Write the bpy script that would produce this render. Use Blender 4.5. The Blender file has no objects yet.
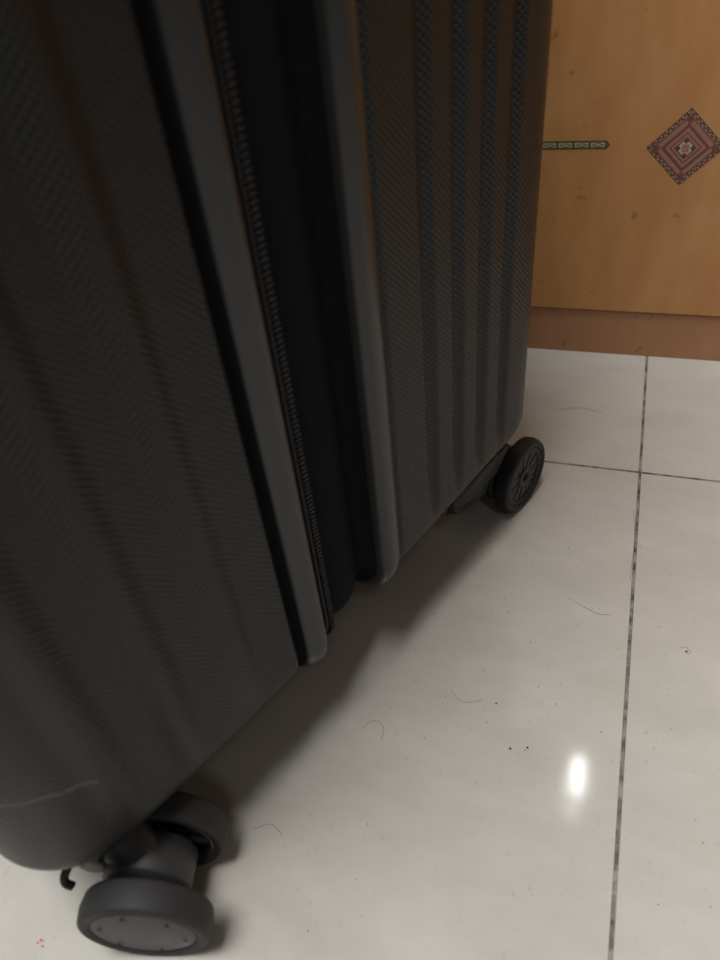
import bpy, bmesh, math, random
from mathutils import Vector, Matrix, Quaternion
random.seed(4)
SC=bpy.context.scene
COL=SC.collection

# ---------------------------------------------------------------- helpers
def link(o,parent=None):
    COL.objects.link(o)
    if parent: o.parent=parent
    return o
def mesh_obj(name,verts,faces,mats=(),parent=None,smooth=True,midx=None):
    me=bpy.data.meshes.new(name); me.from_pydata([tuple(v) for v in verts],[],faces); me.update()
    for m in mats: me.materials.append(m)
    if midx: me.polygons.foreach_set('material_index',midx)
    if smooth: me.polygons.foreach_set('use_smooth',[True]*len(me.polygons))
    bm=bmesh.new(); bm.from_mesh(me); bmesh.ops.recalc_face_normals(bm,faces=bm.faces); bm.to_mesh(me); bm.free()
    return link(bpy.data.objects.new(name,me),parent)
def empty(name,loc=(0,0,0),rz=0,parent=None):
    e=bpy.data.objects.new(name,None); e.empty_display_size=.05
    link(e,parent); e.location=loc; e.rotation_euler=(0,0,rz); return e
def box(name,lo,hi,mat,parent=None,bev=0.0,seg=3):
    bm=bmesh.new(); bmesh.ops.create_cube(bm,size=1)
    for v in bm.verts:
        for i in range(3): v.co[i]=lo[i] if v.co[i]<0 else hi[i]
    if bev>0: bmesh.ops.bevel(bm,geom=bm.edges[:],offset=bev,segments=seg,profile=.5,affect='EDGES')
    me=bpy.data.meshes.new(name); bm.to_mesh(me); bm.free(); me.materials.append(mat)
    return link(bpy.data.objects.new(name,me),parent)
def lathe(name,prof,mat,parent=None,n=64,axis='Y',mats=None,midx=None):
    """prof: list of (axial, radius), revolved round the local axis."""
    V=[];Fc=[];MI=[]
    for i in range(n):
        a=2*math.pi*i/n
        for (t,r) in prof: V.append((r*math.cos(a),t,r*math.sin(a)))
    m=len(prof)
    for i in range(n):
        j=(i+1)%n
        for k in range(m-1):
            Fc.append((i*m+k,i*m+k+1,j*m+k+1,j*m+k)); MI.append(midx[k] if midx else 0)
    if axis=='Z': V=[(x,-z,y) for x,y,z in V]
    o=mesh_obj(name,V,Fc,mats or [mat],parent,True,MI)
    bm=bmesh.new(); bm.from_mesh(o.data); bmesh.ops.remove_doubles(bm,verts=bm.verts,dist=1e-6)
    bmesh.ops.recalc_face_normals(bm,faces=bm.faces); bm.to_mesh(o.data); bm.free()
    return o

class N:
    def __init__(s,name):
        s.m=bpy.data.materials.new(name); s.m.use_nodes=True
        s.t=s.m.node_tree; s.b=s.t.nodes['Principled BSDF']; s.c=None
    def n(s,k,**kw):
        x=s.t.nodes.new(k)
        for a,v in kw.items():
            if a in x.inputs: x.inputs[a].default_value=v
            else: setattr(x,a,v)
        return x
    def l(s,a,b): s.t.links.new(a,b)
    def co(s,scale=(1,1,1),loc=(0,0,0),rot=(0,0,0)):
        if not s.c: s.c=s.n('ShaderNodeTexCoord')
        mp=s.n('ShaderNodeMapping'); mp.inputs['Scale'].default_value=scale
        mp.inputs['Location'].default_value=loc; mp.inputs['Rotation'].default_value=rot
        s.l(s.c.outputs['Object'],mp.inputs[0]); return mp.outputs[0]
    def noise(s,vec,scale,detail=4,rough=.5):
        x=s.n('ShaderNodeTexNoise'); x.inputs['Scale'].default_value=scale
        x.inputs['Detail'].default_value=detail; x.inputs['Roughness'].default_value=rough
        s.l(vec,x.inputs['Vector']); return x.outputs['Fac']
    def ramp(s,fac,stops):
        r=s.n('ShaderNodeValToRGB'); e=r.color_ramp.elements
        while len(e)<len(stops): e.new(.5)
        for i,(q,c) in enumerate(stops):
            e[i].position=q; e[i].color=(*c,1) if len(c)==3 else c
        s.l(fac,r.inputs[0]); return r.outputs[0]
    def mix(s,fac,a,b,mode='MIX'):
        x=s.n('ShaderNodeMix'); x.data_type='RGBA'; x.blend_type=mode
        for i,v in ((0,fac),(6,a),(7,b)):
            if hasattr(v,'links'): s.l(v,x.inputs[i])
            else: x.inputs[i].default_value=v if i==0 else (*v,1)
        return x.outputs[2]
    def math(s,op,a,b=0.0):
        x=s.n('ShaderNodeMath'); x.operation=op
        for i,v in ((0,a),(1,b)):
            if hasattr(v,'links'): s.l(v,x.inputs[i])
            else: x.inputs[i].default_value=v
        return x.outputs[0]
    def bump(s,hgt,dist,strength=1):
        x=s.n('ShaderNodeBump'); x.inputs['Distance'].default_value=dist; x.inputs['Strength'].default_value=strength
        s.l(hgt,x.inputs['Height']); s.l(x.outputs[0],s.b.inputs['Normal'])
    def set(s,**kw):
        for k,v in kw.items():
            i=s.b.inputs[k.replace('_',' ')]
            if hasattr(v,'links'): s.l(v,i)
            else: i.default_value=(*v,1) if isinstance(v,tuple) else v
        return s

def simple(name,col,rough=.5,spec=.5,nz=.15,scale=200,bump=0):
    a=N(name); v=a.co(); f=a.noise(v,scale)
    a.set(Base_Color=a.mix(f,tuple(c*(1-nz) for c in col),tuple(min(1,c*(1+nz)) for c in col)),Roughness=rough,Specular_IOR_Level=spec)
    if bump: a.bump(f,bump)
    return a.m

# ---------------------------------------------------------------- materials
def m_shell():
    a=N('textured_black_polycarbonate')
    def wave(rx):
        w=a.n('ShaderNodeTexWave'); w.wave_type='BANDS'; w.bands_direction='Y'
        w.inputs['Scale'].default_value=165; w.inputs['Distortion'].default_value=0
        a.l(a.co(rot=(rx,0,0)),w.inputs['Vector']); return w.outputs['Fac']
    h=a.math('MULTIPLY',wave(math.radians(44)),wave(math.radians(-44)))
    n=a.noise(a.co(),9,5)
    sc=a.noise(a.co((300,300,22),rot=(.5,0,0)),1.0,3)
    scuff=a.ramp(sc,[(.74,(0,0,0)),(.80,(1,1,1))])
    base=a.mix(n,(.0046,.0046,.0052),(.0080,.0080,.0086))
    base=a.mix(a.math('MULTIPLY',h,.36),base,(.021,.021,.0215))
    base=a.mix(a.math('MULTIPLY',scuff,.10),base,(.12,.12,.12))
    # one long scrape low on the front corner
    sp=a.n('ShaderNodeSeparateXYZ'); a.l(a.co(),sp.inputs[0])
    line=a.math('SUBTRACT',sp.outputs[2],a.math('SUBTRACT',.128,a.math('MULTIPLY',sp.outputs[1],.478)))
    wob=a.math('MULTIPLY',a.math('SUBTRACT',a.noise(a.co(),90,3),.5),.006)
    near=a.math('LESS_THAN',a.math('ABSOLUTE',a.math('ADD',line,wob)),.0009)
    iny=a.math('LESS_THAN',a.math('ABSOLUTE',a.math('SUBTRACT',sp.outputs[1],.020)),.016)
    inx=a.math('GREATER_THAN',sp.outputs[0],-.06)
    msk=a.math('MULTIPLY',a.math('MULTIPLY',near,iny),inx)
    msk=a.math('MULTIPLY',msk,a.math('MULTIPLY',a.noise(a.co(),400,2),.8))
    base=a.mix(msk,base,(.20,.20,.19))
    a.set(Base_Color=base,Roughness=.38,Specular_IOR_Level=.42)
    a.bump(h,.00036,.85)
    return a.m
M_SHELL=m_shell()
M_RIM=simple('satin_black_rim_plastic',(.032,.032,.033),.30,.48,.12,60)
def m_fabric():
    a=N('black_zipper_tape_fabric')
    w=a.n('ShaderNodeTexWave'); w.bands_direction='Z'; w.inputs['Scale'].default_value=260
    a.l(a.co(),w.inputs['Vector'])
    a.set(Base_Color=a.mix(w.outputs['Fac'],(.003,.0035,.006),(.008,.009,.014)),Roughness=.85,Specular_IOR_Level=.2)
    a.bump(w.outputs['Fac'],.0004,.7); return a.m
M_FAB=m_fabric()
M_ZIP=simple('zipper_coil_nylon',(.018,.018,.020),.5,.4)
M_TYRE=simple('grey_rubber_tyre',(.034,.034,.036),.62,.4,.25,90,.0002)
M_HUB=simple('wheel_hub_plastic',(.075,.075,.078),.5,.4,.2,120)
M_HUBD=simple('wheel_hub_dark_plastic',(.012,.012,.014),.42,.5,.2,120)
M_TYRE2=simple('black_rubber_tyre',(.018,.018,.020),.55,.4,.2,90,.0002)
M_BRK=simple('caster_housing_plastic',(.010,.010,.011),.5,.5,.15,150)
M_NECK=simple('caster_neck_plastic',(.050,.050,.052),.5,.5,.15,150)
M_DENT=simple('recess_dark',(.006,.006,.006),.8,.2)

def m_floor():
    a=N('glazed_porcelain_tile')
    br=a.n('ShaderNodeTexBrick'); br.offset=0; br.squash=1; br.offset_frequency=1
    for k,v in (('Scale',1),('Mortar Size',.0010),('Mortar Smooth',.25),('Brick Width',.6),('Row Height',.6),('Bias',0)):
        br.inputs[k].default_value=v
    br.inputs['Color1'].default_value=(1,1,1,1);br.inputs['Color2'].default_value=(1,1,1,1);br.inputs['Mortar'].default_value=(0,0,0,1)
    a.l(a.co(loc=(-.0305+3.0,-.3985+3.0,0)),br.inputs['Vector'])
    g=br.outputs['Fac']
    n1=a.noise(a.co(),3.2,4); n2=a.noise(a.co((1,2.2,1),rot=(0,0,.7)),14,7,.62); n3=a.noise(a.co(),260,3)
    c=a.mix(n1,(.54,.525,.485),(.62,.605,.56))
    c=a.mix(a.ramp(n2,[(.35,(0,0,0)),(.7,(1,1,1))]),c,(.665,.652,.612))
    sp=a.ramp(n3,[(.64,(0,0,0)),(.73,(1,1,1))]); c=a.mix(a.math('MULTIPLY',sp,.30),c,(.36,.33,.29))
    gn=a.noise(a.co(),65,5,.75)
    gc=a.ramp(gn,[(.40,(.08,.075,.07)),(.58,(.38,.36,.33))])
    a.set(Base_Color=a.mix(g,c,gc))
    r=a.ramp(a.noise(a.co(),24,5),[(.3,(.065,.065,.065)),(.75,(.11,.11,.11))])
    a.set(Roughness=a.mix(g,r,(.8,.8,.8)),Specular_IOR_Level=.4)
    a.bump(a.math('SUBTRACT',a.math('MULTIPLY',a.noise(a.co(),30,2),.03),g),.0008,.8)
    return a.m
M_FLOOR=m_floor()

def m_wood(name,c1,c2,c3,dirt=1):
    a=N(name)
    g1=a.noise(a.co((20,20,5),rot=(0,.35,0)),3,6,.6)
    g2=a.noise(a.co((6,6,2.2)),2.5,5,.6)
    bl=a.noise(a.co(),11,5,.65)
    c=a.mix(a.ramp(g1,[(.32,(0,0,0)),(.68,(1,1,1))]),c1,c2)
    c=a.mix(a.math('MULTIPLY',a.ramp(g2,[(.45,(0,0,0)),(.7,(1,1,1))]),.6),c,c3)
    st=a.ramp(a.noise(a.co((1,1,1)),75,4,.55),[(.65,(0,0,0)),(.71,(1,1,1))])
    c=a.mix(a.math('MULTIPLY',st,.55*dirt),c,(c1[0]*.35,c1[1]*.3,c1[2]*.3))
    c=a.mix(a.math('MULTIPLY',a.ramp(bl,[(.5,(0,0,0)),(.75,(1,1,1))]),.5*dirt),c,(c2[0]*1.12,c2[1]*1.25,c2[2]*1.5))
    a.set(Base_Color=c,Roughness=.38,Specular_IOR_Level=.4)
    a.bump(g1,.0002,.3); return a.m
M_WOOD=m_wood('orange_wood_veneer',(.62,.295,.105),(.70,.355,.137),(.56,.24,.078))
M_PLINTH=m_wood('brown_plinth_veneer',(.48,.235,.115),(.54,.275,.14),(.42,.195,.09))
M_WALL=simple('painted_plaster',(.62,.60,.56),.8,.2,.04,30)

# ---------------------------------------------------------------- room
box('floor',(-2.2,-2.2,-.03),(2.6,3.2,0),M_FLOOR)
box('wall_back',(-2.2,3.2,-.03),(2.6,3.3,2.7),M_WALL)

CY=.545
cab=empty('wooden_cabinet',(0,CY,0))
box('side_and_front_carcass',(-1.0,.004,.0395),(.75,.42,.60),M_WOOD,cab,.0015)
box('plinth',(-1.0,.0015,0),(.75,.40,.0388),M_PLINTH,cab,.0007)
box('door_panel_1',(-.9985,0,.0395),(-.302,.0055,.595),M_WOOD,cab,.0007)
box('door_panel_2',(-.299,0,.0395),(.7485,.0055,.595),M_WOOD,cab,.0007)
box('top_board',(-1.01,-.01,.60),(.76,.43,.62),M_PLINTH,cab,.002)

C_MAR=simple('inlay_maroon',(.22,.075,.065),.4,.4,.1)
C_PINK=simple('inlay_pink',(.42,.20,.15),.4,.4,.12)
C_CRM=simple('inlay_cream',(.60,.50,.34),.4,.4,.1)
C_DK=simple('inlay_dark',(.12,.065,.055),.4,.4,.1)
C_GRN=simple('inlay_green',(.13,.17,.055),.4,.4,.1)
C_RED=simple('inlay_red',(.34,.095,.06),.4,.4,.1)
def inlay_motif(cx,cz):
    V=[];Fc=[];MI=[]
    mats=[C_MAR,C_PINK,C_CRM,C_DK,C_RED]
    def poly(pts,mi,lay):
        b=len(V)
        for x,z in pts: V.append((cx+x,-.00012*(lay+1),cz+z))
        Fc.append(tuple(range(b,b+len(pts)))); MI.append(mi)
    def dia(r,mi,lay,ox=0,oz=0): poly([(ox,oz+r),(ox+r,oz),(ox,oz-r),(ox-r,oz)],mi,lay)
    dia(.0245,3,0); dia(.0238,1,1); 
    for (ax,az),(bx,bz) in (((0,1),(1,0)),((1,0),(0,-1)),((0,-1),(-1,0)),((-1,0),(0,1))):
        n=8
        for k in range(n):
            t0=k/n;t1=(k+1)/n;tm=(t0+t1)/2
            P=lambda t,r:((ax*(1-t)+bx*t)*r,(az*(1-t)+bz*t)*r)
            poly([P(t0,.0238),P(t1,.0238),P(tm,.0203)],3,2)
            poly([P(t0+.3/n,.0238),P(t1-.3/n,.0238),P(tm,.0222)],2,3)
    dia(.0200,3,3); dia(.0194,1,4); dia(.0152,0,5); dia(.0146,0,6); dia(.0128,1,7); dia(.0100,0,8); dia(.0090,1,9)
    dia(.0068,3,10); dia(.0060,2,11)
    for s,t in ((0,1),(1,0),(0,-1),(-1,0)):
        dia(.0024,0,6,s*.0178,t*.0178)
        dia(.0016,3,12,s*.0044,t*.0044)
    poly([(-.0022,-.0022),(.0022,-.0022),(.0022,.0022),(-.0022,.0022)],1,13)
    return mesh_obj('diamond_inlay',V,Fc,mats,cab,False,MI)
def inlay_bar(x0,x1,cz):
    V=[];Fc=[];MI=[]; mats=[C_GRN,C_DK,C_CRM,C_RED]
    def poly(pts,mi,lay):
        b=len(V)
        for x,z in pts: V.append((x,-.00012*(lay+1),cz+z))
        Fc.append(tuple(range(b,b+len(pts)))); MI.append(mi)
    h=.0027
    poly([(x0,-h),(x1-.0025,-h),(x1,0),(x1-.0025,h),(x0,h)],1,0)
    poly([(x0,-h*.82),(x1-.003,-h*.82),(x1-.001,0),(x1-.003,h*.82),(x0,h*.82)],0,1)
    x=x1-.0125
    while x>x0+.001:
        poly([(x-.0002,-h*.55),(x+.0090,-h*.55),(x+.0090,h*.55),(x-.0002,h*.55)],2,2)
        poly([(x,0),(x+.0045,h*.50),(x+.009,0),(x+.0045,-h*.50)],0,3)
        poly([(x+.0018,0),(x+.0045,h*.26),(x+.0072,0),(x+.0045,-h*.26)],2,4)
        poly([(x+.0093,-h*.7),(x+.0100,-h*.7),(x+.0100,h*.7),(x+.0093,h*.7)],1,3)
        x-=.0108
    return mesh_obj('green_inlay_strip',V,Fc,mats,cab,False,MI)
inlay_motif(.0315,.162)
inlay_bar(-.125,-.0165,.1645)
inlay_bar(.080,.19,.1645)
inlay_motif(-.18,.162)

# ---------------------------------------------------------------- suitcase
TH=math.atan2(-.386,.923)
SX,SY=-.170+0.013*.923-.004*.386,.052-0.013*.386-.004*.923
suit=empty('black_suitcase',(SX,SY,0),TH)
suit_m=Matrix.Translation((SX,SY,0))@Matrix.Rotation(TH,4,'Z')
inv=suit_m.inverted()
# the soft-jointed body leans very slightly on its casters
ld=Vector((1,.05,0)).normalized(); lean=math.radians(1.3)
body=empty('body',(0,0,0),0,suit)
body.rotation_mode='QUATERNION'
body.rotation_quaternion=Quaternion(Vector((0,0,1)).cross(ld),lean)
D=.328; W=.47; Z0=.047; Z1=.735; RC=.026; RF=.030
def sm(t): t=max(0,min(1,t)); return t*t*(3-2*t)
def lift(yy,z):
    """the rear half shell sits slightly higher than the front half"""
    a=.007*sm((yy-.155)/.025)+.013*sm((yy-.18)/.15)+.005*(1-sm(yy/.06))
    return a*(1-sm((z-Z0)/.12))
def loop_pts(off):
    x0,x1,z0,z1=-W,0,Z0,Z1; r=RC
    out=[]
    def arc(cx,cz,a0,n):
        for i in range(n+1):
            a=a0+math.pi/2*i/n; nx,nz=math.cos(a),math.sin(a)
            out.append((cx+(r+off)*nx,cz+(r+off)*nz,nx,nz))
    def seg(xa,za,xb,zb,nx,nz,n):
        for i in range(1,n):
            t=i/n; out.append((xa+(xb-xa)*t+off*nx,za+(zb-za)*t+off*nz,nx,nz))
    arc(x1-r,z0+r,-math.pi/2,12); seg(x1,z0+r,x1,z1-r,1,0,60)
    arc(x1-r,z1-r,0,12); seg(x1-r,z1,x0+r,z1,0,1,60)
    arc(x0+r,z1-r,math.pi/2,12); seg(x0,z1-r,x0,z0+r,-1,0,60)
    arc(x0+r,z0+r,math.pi,12); seg(x0+r,z0,x1-r,z0,0,-1,60)
    return out
GROOVES=[.225,.245,.264,.283]
RIDGES=[.040,.068,.098]
def rib(y):
    d=0
    for g in GROOVES:
        q=abs(y-g)/.0055
        if q<1: d-=.0021*(.5+.5*math.cos(math.pi*q))
    for g in RIDGES:
        q=abs(y-g)/.0105
        if q<1: d+=.0042*(.5+.5*math.cos(math.pi*q))
    return d
prof=[]
def add(y,o,m,r=0): prof.append((y,o,m,r))
nf=14
for i in range(nf+1):
    a=math.pi/2*i/nf; add(RF*(1-math.cos(a)),-RF*(1-math.sin(a)),0,1 if i==nf else 0)
y=RF+.001
while y<.1255: add(y,0,0,1); y+=.001
add(.1265,-.0020,0); add(.1272,-.0045,0); add(.1292,-.0050,2); add(.1302,-.0040,2); add(.1309,.0000,1); add(.1320,.0014,1)
for i in range(1,9):
    t=i/9; add(.1320+.0092*t,.0014+.0024*math.sin(math.pi*min(1,t*.75)),1)
add(.1418,.0020,1); add(.1430,.0005,1); add(.1436,-.0030,1); add(.1440,-.0060,2); add(.1470,-.0050,2)
add(.1480,-.0042,3); add(.1492,-.0032,3); add(.1506,-.0032,3); add(.1518,-.0044,3); add(.1530,-.0070,2)
for i in range(0,11):
    t=i/10; add(.1540+.0240*t,-.0090+.0045*math.sin(math.pi*t)-.002*t,2)
add(.1810,-.0110,2); add(.1826,-.0100,2); add(.1830,-.0030,1); add(.1836,.0000,1); add(.1846,.0018,1)
for i in range(1,9):
    t=1-i/9; add(.1955-.0105*t,.0012+.0020*math.sin(math.pi*min(1,t*.75)),1)
add(.1965,.0004,1); add(.1972,-.0012,1); add(.1980,-.0014,0); add(.1990,-.0005,0); add(.2000,0,0,1)
y=.201
while y<D-RF: add(y,0,0,1); y+=.001
for i in range(nf,-1,-1):
    a=math.pi/2*i/nf; add(D-RF*(1-math.cos(a)),-RF*(1-math.sin(a)),0)
V=[];Fc=[];MI=[]
n=None
for (yy,o,m,r) in prof:
    L=loop_pts(o); n=len(L)
    for (x,z,nx,nz) in L:
        d=0
        if r:
            fz=sm((z-Z0-.014)/.035)*sm((Z1-z-.014)/.035) if nx!=0 else 0
            d=rib(yy)*fz
        zz=z+nz*d
        V.append((x+nx*d,yy,zz+lift(yy,zz)))
P=len(prof)
for k in range(P-1):
    for i in range(n):
        j=(i+1)%n
        Fc.append((k*n+i,k*n+j,(k+1)*n+j,(k+1)*n+i)); MI.append(prof[k][2] if prof[k][2]==prof[k+1][2] or prof[k][2]!=0 else prof[k+1][2])
def cap(k,ys,inside):
    L=[V[k*n+i] for i in range(n)]
    prev=[k*n+i for i in range(n)]
    rows=26
    for q in range(1,rows+1):
        t=q/rows; cur=[]
        for (x,_,z) in L:
            cx=min(max(x,-W+.20),-.20); cz=min(max(z,Z0+.20),Z1-.20)
            X=x+(cx-x)*t*.999; Zz=z+(cz-z)*t*.999
            dd=-.0035*(.5+.5*math.cos(2*math.pi*X/.047))*sm((t-.05)/.15)
            bow=.004*sm(t*2)
            cur.append(len(V)); V.append((X,ys+(-1 if inside<0 else 1)*(bow+dd),Zz))
        for i in range(n):
            j=(i+1)%n; Fc.append((prev[i],prev[j],cur[j],cur[i])); MI.append(0)
        prev=cur
    Fc.append(tuple(prev)); MI.append(0)
cap(0,0.0,-1); cap(P-1,D,1)
mesh_obj('ribbed_shell',V,Fc,[M_SHELL,M_RIM,M_FAB,M_ZIP],body,True,MI)

tv=[];tf=[]
def tooth(c,nx,nz,yc):
    b=len(tv); tx,tz=-nz,nx
    for dy in (-.0013,.0013):
        for dt in (-.00045,.00045):
            for dn in (-.0005,.0009):
                tv.append((c[0]+tx*dt+nx*dn,yc+dy,c[1]+tz*dt+nz*dn))
    for q in ((0,1,3,2),(4,6,7,5),(0,4,5,1),(2,3,7,6),(0,2,6,4),(1,5,7,3)): tf.append(tuple(b+w for w in q))
for yc in (.1499,):
    L=loop_pts(-.0031)
    for i in range(n):
        a=L[i];b=L[(i+1)%n]; dl=math.hypot(b[0]-a[0],b[1]-a[1]); c=max(1,int(dl/.0018))
        for s in range(c):
            t=s/c; tooth((a[0]+(b[0]-a[0])*t,a[1]+(b[1]-a[1])*t),a[2],a[3],yc)
mesh_obj('zipper_teeth',tv,tf,[M_ZIP],body,False)

def tube(name,pts,r,mat,parent,res=8):
    cu=bpy.data.curves.new(name,'CURVE'); cu.dimensions='3D'; cu.bevel_depth=r; cu.bevel_resolution=4; cu.resolution_u=res; cu.use_fill_caps=True
    sp=cu.splines.new('BEZIER'); sp.bezier_points.add(len(pts)-1)
    for bp,pp in zip(sp.bezier_points,pts): bp.co=pp; bp.handle_left_type=bp.handle_right_type='AUTO'
    cu.materials.append(mat); return link(bpy.data.objects.new(name,cu),parent)
tube('carry_handle',[(-.15,.085,Z1-.004),(-.165,.085,Z1+.02),(-.235,.085,Z1+.028),(-.305,.085,Z1+.02),(-.32,.085,Z1-.004)],.009,M_BRK,body)
box('telescopic_handle_plate',(-.36,.235,Z1-.004),(-.11,.275,Z1+.006),M_BRK,body,.003)
box('telescopic_handle_grip',(-.35,.240,Z1+.006),(-.12,.270,Z1+.030),M_BRK,body,.008)

# ------------- wheels
def wheel(name,center,ang,parent,style,hw=.0062,R=.0262,ns=7,dep=.0030,ty=None):
    e=empty(name,(0,0,0),0,parent)
    e.matrix_local=inv@(Matrix.Translation(center)@Matrix.Rotation(ang-math.pi/2,4,'Z'))
    fl=.0022; ri=R-.0057
    pr=[(-hw+.0012,ri)]
    for i in range(7):
        a=math.pi/2*i/6; pr.append((-hw+fl-fl*math.cos(a),R-.0006-fl+fl*math.sin(a)))
    pr.append((0,R))
    for i in range(7):
        a=math.pi/2*(1-i/6); pr.append((hw-fl+fl*math.cos(a),R-.0006-fl+fl*math.sin(a)))
    pr.append((hw-.0012,ri)); pr.append((-hw+.0012,ri))
    lathe(name+'_tyre',pr,ty or M_TYRE,e,72)
    for s in (1,-1):
        y1=s*(hw-.0012)
        if style=='cover' and s==1:
            lathe(name+'_cover',[(y1-.002,ri+.0004),(y1,ri+.0003),(y1+.0006,ri-.001),(y1+.0008,.0001)],M_HUB,e,64)
            for k in range(6):
                a=math.radians(60*k+20); cx,cz=.0165*math.cos(a),.0165*math.sin(a)
                pts=[];rr=.0016
                for q in range(3):
                    b=a+q*2*math.pi/3; pts.append((cx+rr*math.cos(b),y1+.00115,cz+rr*math.sin(b)))
                mesh_obj(name+'_mark',pts,[(0,1,2)],[M_DENT],e,False)
        else:
            lathe(name+'_dish',[(y1-s*dep,ri+.0003),(y1-s*dep,.0001)],M_HUBD,e,48)
            lathe(name+'_ring',[(y1-s*dep,ri),(y1,ri),(y1+s*.0003,ri-.0007),(y1,ri-.002),(y1-s*dep,ri-.0024)],M_HUBD,e,64)
            lathe(name+'_boss',[(y1-s*dep,.0072),(y1-s*.0004,.0070),(y1+s*.0003,.0060),(y1+s*.0003,.0035),(y1-s*.001,.0030),(y1-s*.001,.0001)],M_HUBD,e,40)
            for k in range(ns):
                o=box(name+'_spoke',(.006,min(y1-s*dep,y1-s*.0006),-.0012),(ri-.0015,max(y1-s*dep,y1-s*.0006),.0012),M_HUBD,e,.0003,1)
                o.rotation_euler=(0,2*math.pi*k/ns+.2,0)
    return e
def caster(name,pivot,mid,ang,style,hw=.0062,R=.0262,SEP=.0150,ns=7,neck=None,dep=.003,ty=None):
    neck=neck or M_NECK
    ax=Vector((math.cos(ang),math.sin(ang),0)); mid=Vector((mid[0],mid[1],R)); pv=Vector((pivot[0],pivot[1],0))
    wheel(name+'_wheel_a',mid+ax*SEP,ang,suit,style,hw,R,ns,dep,ty)
    wheel(name+'_wheel_b',mid-ax*SEP,ang+math.pi,suit,'spoke',hw,R,ns,dep,ty)
    a=lathe(name+'_axle',[(-.012,.0001),(-.012,.0055),(.012,.0055),(.012,.0001)],M_BRK,suit,24)
    a.matrix_local=inv@Matrix.Translation(mid)@Matrix.Rotation(ang-math.pi/2,4,'Z')
    b=lathe(name+'_neck',[(-.0085,.0001),(-.0085,.0165),(-.0070,.0180),(.0070,.0180),(.0085,.0165),(.0085,.0001)],neck,suit,40)
    b.matrix_local=inv@Matrix.Translation(mid+(Vector((pv.x,pv.y,R))-mid).normalized()*.004)@Matrix.Rotation(ang-math.pi/2,4,'Z')
    d=(Vector((mid.x,mid.y,0))-pv); L=d.length; da=math.atan2(d.y,d.x)
    bm=bmesh.new(); secs=[]
    path=[(0,.050,.0165,.0085),(L*.25,.048,.0155,.010),(L*.55,.043,.0110,.012),(L*.85,.038,.0085,.012),(L*1.05,.032,.0080,.012)]
    for (t,z,wd,ht) in path:
        ring=[]
        for k in range(16):
            a_=2*math.pi*k/16; cx=math.copysign(abs(math.cos(a_))**.6,math.cos(a_)); sx=math.copysign(abs(math.sin(a_))**.6,math.sin(a_))
            ring.append(bm.verts.new((t+ (-.016 if t==0 else 0),wd*cx,z+ht*sx*.9)))
        secs.append(ring)
    for s1,s2 in zip(secs,secs[1:]):
        for k in range(16): bm.faces.new((s1[k],s1[(k+1)%16],s2[(k+1)%16],s2[k]))
    bm.faces.new(secs[0][::-1]); bm.faces.new(secs[-1])
    bmesh.ops.recalc_face_normals(bm,faces=bm.faces)
    me=bpy.data.meshes.new(name+'_fork'); bm.to_mesh(me); bm.free(); me.materials.append(neck)
    for pl in me.polygons: pl.use_smooth=True
    o=link(bpy.data.objects.new(name+'_fork',me),suit)
    o.matrix_local=inv@Matrix.Translation(pv)@Matrix.Rotation(da,4,'Z')
    c=lathe(name+'_swivel',[(.030,.0001),(.030,.0165),(.032,.0180),(.050,.020),(.066,.022)],M_BRK,suit,48,axis='Z')
    c.matrix_local=inv@Matrix.Translation(pv)
caster('front_caster',(-.174,.085),(-.1475,.0765),math.atan2(-.96,.27),'cover',SEP=.0170)
caster('rear_caster',(-.077,.328),(-.0560,.3575),math.atan2(-.36,.93),'spoke',.0050,.0250,.0140,11,M_BRK,.0010,M_TYRE2)
def l2w(x,y): v=suit_m@Vector((x,y,0)); return v.x,v.y
for nm,(lx,ly),(ox,oy) in (('far_front_caster',(-W+.045,.045),(-.02,.012)),('far_rear_caster',(-W+.045,D-.045),(.01,.022))):
    a_=l2w(lx,ly); m_=l2w(lx+ox,ly+oy); dv=math.atan2(m_[1]-a_[1],m_[0]-a_[0])
    caster(nm,a_,m_,dv+math.pi/2,'spoke')
for ly in (.044,D-.044):
    for lx in (-.036,-W+.036):
        bm=bmesh.new(); bmesh.ops.create_cube(bm,size=1)
        for v in bm.verts:
            top=v.co.z>0
            v.co=Vector((lx+math.copysign(.028 if top else .022,v.co.x),ly+math.copysign(.034 if top else .026,v.co.y),.068 if top else .038))
        bmesh.ops.bevel(bm,geom=bm.edges[:],offset=.005,segments=4,affect='EDGES')
        me=bpy.data.meshes.new('m'); bm.to_mesh(me); bm.free(); me.materials.append(M_BRK)
        for pl in me.polygons: pl.use_smooth=True
        link(bpy.data.objects.new('caster_mount',me),suit)
# little tab hanging from the front corner housing
tube('mount_tab',[(-.020,.020,.056),(-.019,.014,.050),(-.018,.009,.044),(-.016,.010,.041)],.0017,M_BRK,suit)

# ---------------------------------------------------------------- floor debris
M_HAIR=simple('dark_hair',(.14,.11,.09),.5,.3)
cu=bpy.data.curves.new('hair_strands','CURVE'); cu.dimensions='3D'; cu.bevel_depth=.00009; cu.bevel_resolution=1; cu.resolution_u=8
def hair(pts):
    sp=cu.splines.new('BEZIER'); sp.bezier_points.add(len(pts)-1)
    for bp,(x,y) in zip(sp.bezier_points,pts): bp.co=(x,y,.0001); bp.handle_left_type=bp.handle_right_type='AUTO'
hair([(-.004,.280),(.004,.276),(.014,.272),(.020,.273)])
hair([(-.093,.172),(-.089,.178),(-.083,.176),(-.082,.169)])
hair([(.0285,.30),(.0295,.34),(.028,.36)])
hair([(-.126,.112),(-.119,.116),(-.112,.113)])
hair([(-.03,.46),(-.015,.466),(.002,.462)])
hair([(.0555,.2585),(.0575,.2600),(.0600,.2585),(.0598,.2562),(.0575,.2572)])
hair([(-.055,.205),(-.048,.200),(-.038,.203)])
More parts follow.
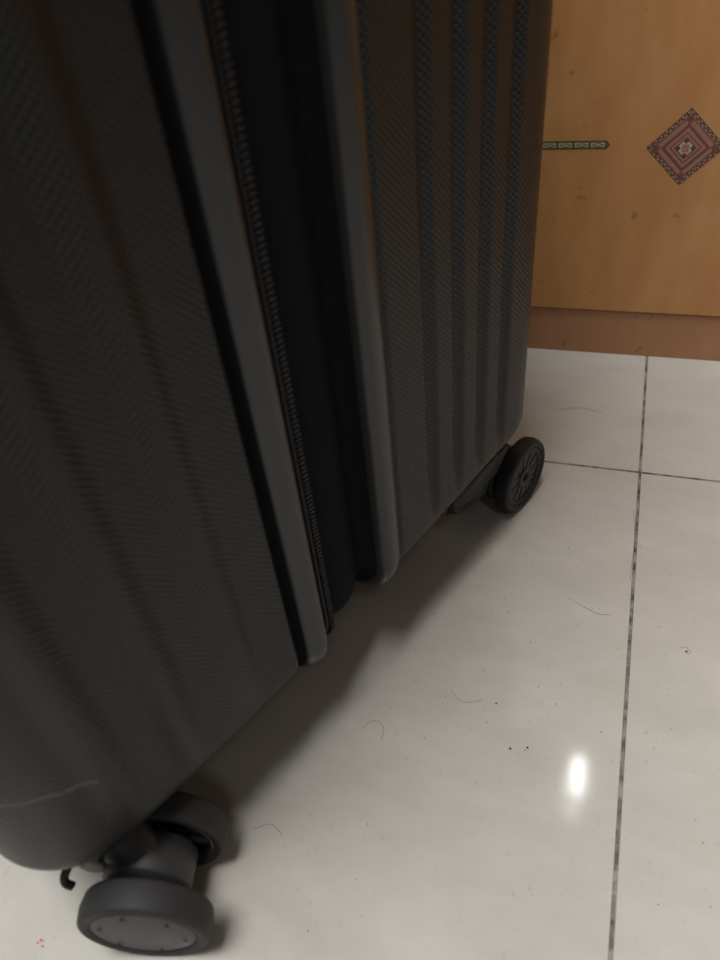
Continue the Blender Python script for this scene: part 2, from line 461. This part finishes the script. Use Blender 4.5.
cu.materials.append(M_HAIR); link(bpy.data.objects.new('hair_strands',cu))
M_CR=simple('crumb_dirt',(.08,.055,.04),.8,.2)
bm=bmesh.new()
def crumb(x,y,s):
    r=bmesh.ops.create_icosphere(bm,subdivisions=1,radius=s)
    for v in r['verts']:
        v.co*=random.uniform(.6,1.1); v.co.z=max(v.co.z*.5,-s*.4); v.co+=Vector((x,y,s*.4))
for x,y,s in ((-.0203,.1805,.0008),(-.0125,.183,.0007),(-.0135,.1815,.0004),(-.031,.203,.0006),(.0585,.2573,.0007),(-.002,.21,.0004),(.02,.2,.0004),(-.035,.262,.0004),(.012,.31,.0004),(.05,.31,.0004),(-.05,.16,.0004),(-.076,.128,.0004)):
    crumb(x,y,s)
for i in range(140): crumb(random.uniform(-.12,.12),random.uniform(.08,.5),random.uniform(.00018,.00040))
me=bpy.data.meshes.new('floor_crumbs'); bm.to_mesh(me); bm.free(); me.materials.append(M_CR)
link(bpy.data.objects.new('floor_crumbs',me))
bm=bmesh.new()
for i in range(9): crumb(-.194+random.uniform(-.002,.002),.044+random.uniform(-.0015,.0015),random.uniform(.0003,.0006))  # red-coloured specks stand in for a red LED's reflection on the tile
me=bpy.data.meshes.new('red_led_reflection'); bm.to_mesh(me); bm.free(); me.materials.append(simple('red_led_reflection_paint',(.85,.05,.06),.6,.2))
link(bpy.data.objects.new('red_led_reflection',me))

# ---------------------------------------------------------------- lights
def area(name,loc,rot,sx,sy,pw,col):
    l=bpy.data.lights.new(name,'AREA'); l.shape='RECTANGLE'; l.size=sx; l.size_y=sy; l.energy=pw; l.color=col
    o=bpy.data.objects.new(name,l); link(o); o.location=loc; o.rotation_euler=rot; return o
area('ceiling_lamp',(.10,1.55,2.6),(0,0,0),.035,.16,1.1,(1,.99,.96))
area('ceiling_lamp.001',(-.35,-.22,2.5),(0,0,0),.9,.9,60,(1,.975,.935))
area('ceiling_lamp.002',(.9,-1.4,2.5),(math.radians(-25),0,0),.5,.5,5,(1,.98,.95))
area('ceiling_lamp.003',(.10,1.74,2.6),(0,0,0),.03,.05,.16,(1,.99,.96))
area('ceiling_lamp.004',(.09,1.40,2.6),(0,0,0),.03,.05,.10,(1,.99,.96))
w=bpy.data.worlds.new('room_ambient'); SC.world=w; w.use_nodes=True
bg=w.node_tree.nodes['Background']; bg.inputs[0].default_value=(1,.98,.95,1); bg.inputs[1].default_value=.06

# ---------------------------------------------------------------- camera
yaw,pitch,roll=[math.radians(a) for a in (-23.47,40.49,-8.13)]
Fv=Vector((math.sin(yaw)*math.cos(pitch),math.cos(yaw)*math.cos(pitch),-math.sin(pitch)))
r=Fv.cross(Vector((0,0,1))).normalized(); u=r.cross(Fv)
r2=r*math.cos(roll)+u*math.sin(roll); u2=-r*math.sin(roll)+u*math.cos(roll)
cam=bpy.data.cameras.new('camera'); cam.sensor_fit='VERTICAL'; cam.sensor_height=24; cam.lens=18; cam.clip_start=.005
cam.dof.use_dof=True; cam.dof.focus_distance=.42; cam.dof.aperture_fstop=6
co=link(bpy.data.objects.new('camera',cam))
co.matrix_world=Matrix((( r2.x,u2.x,-Fv.x,0),(r2.y,u2.y,-Fv.y,0),(r2.z,u2.z,-Fv.z,.33),(0,0,0,1)))
SC.camera=co
SC.view_settings.view_transform='Standard'
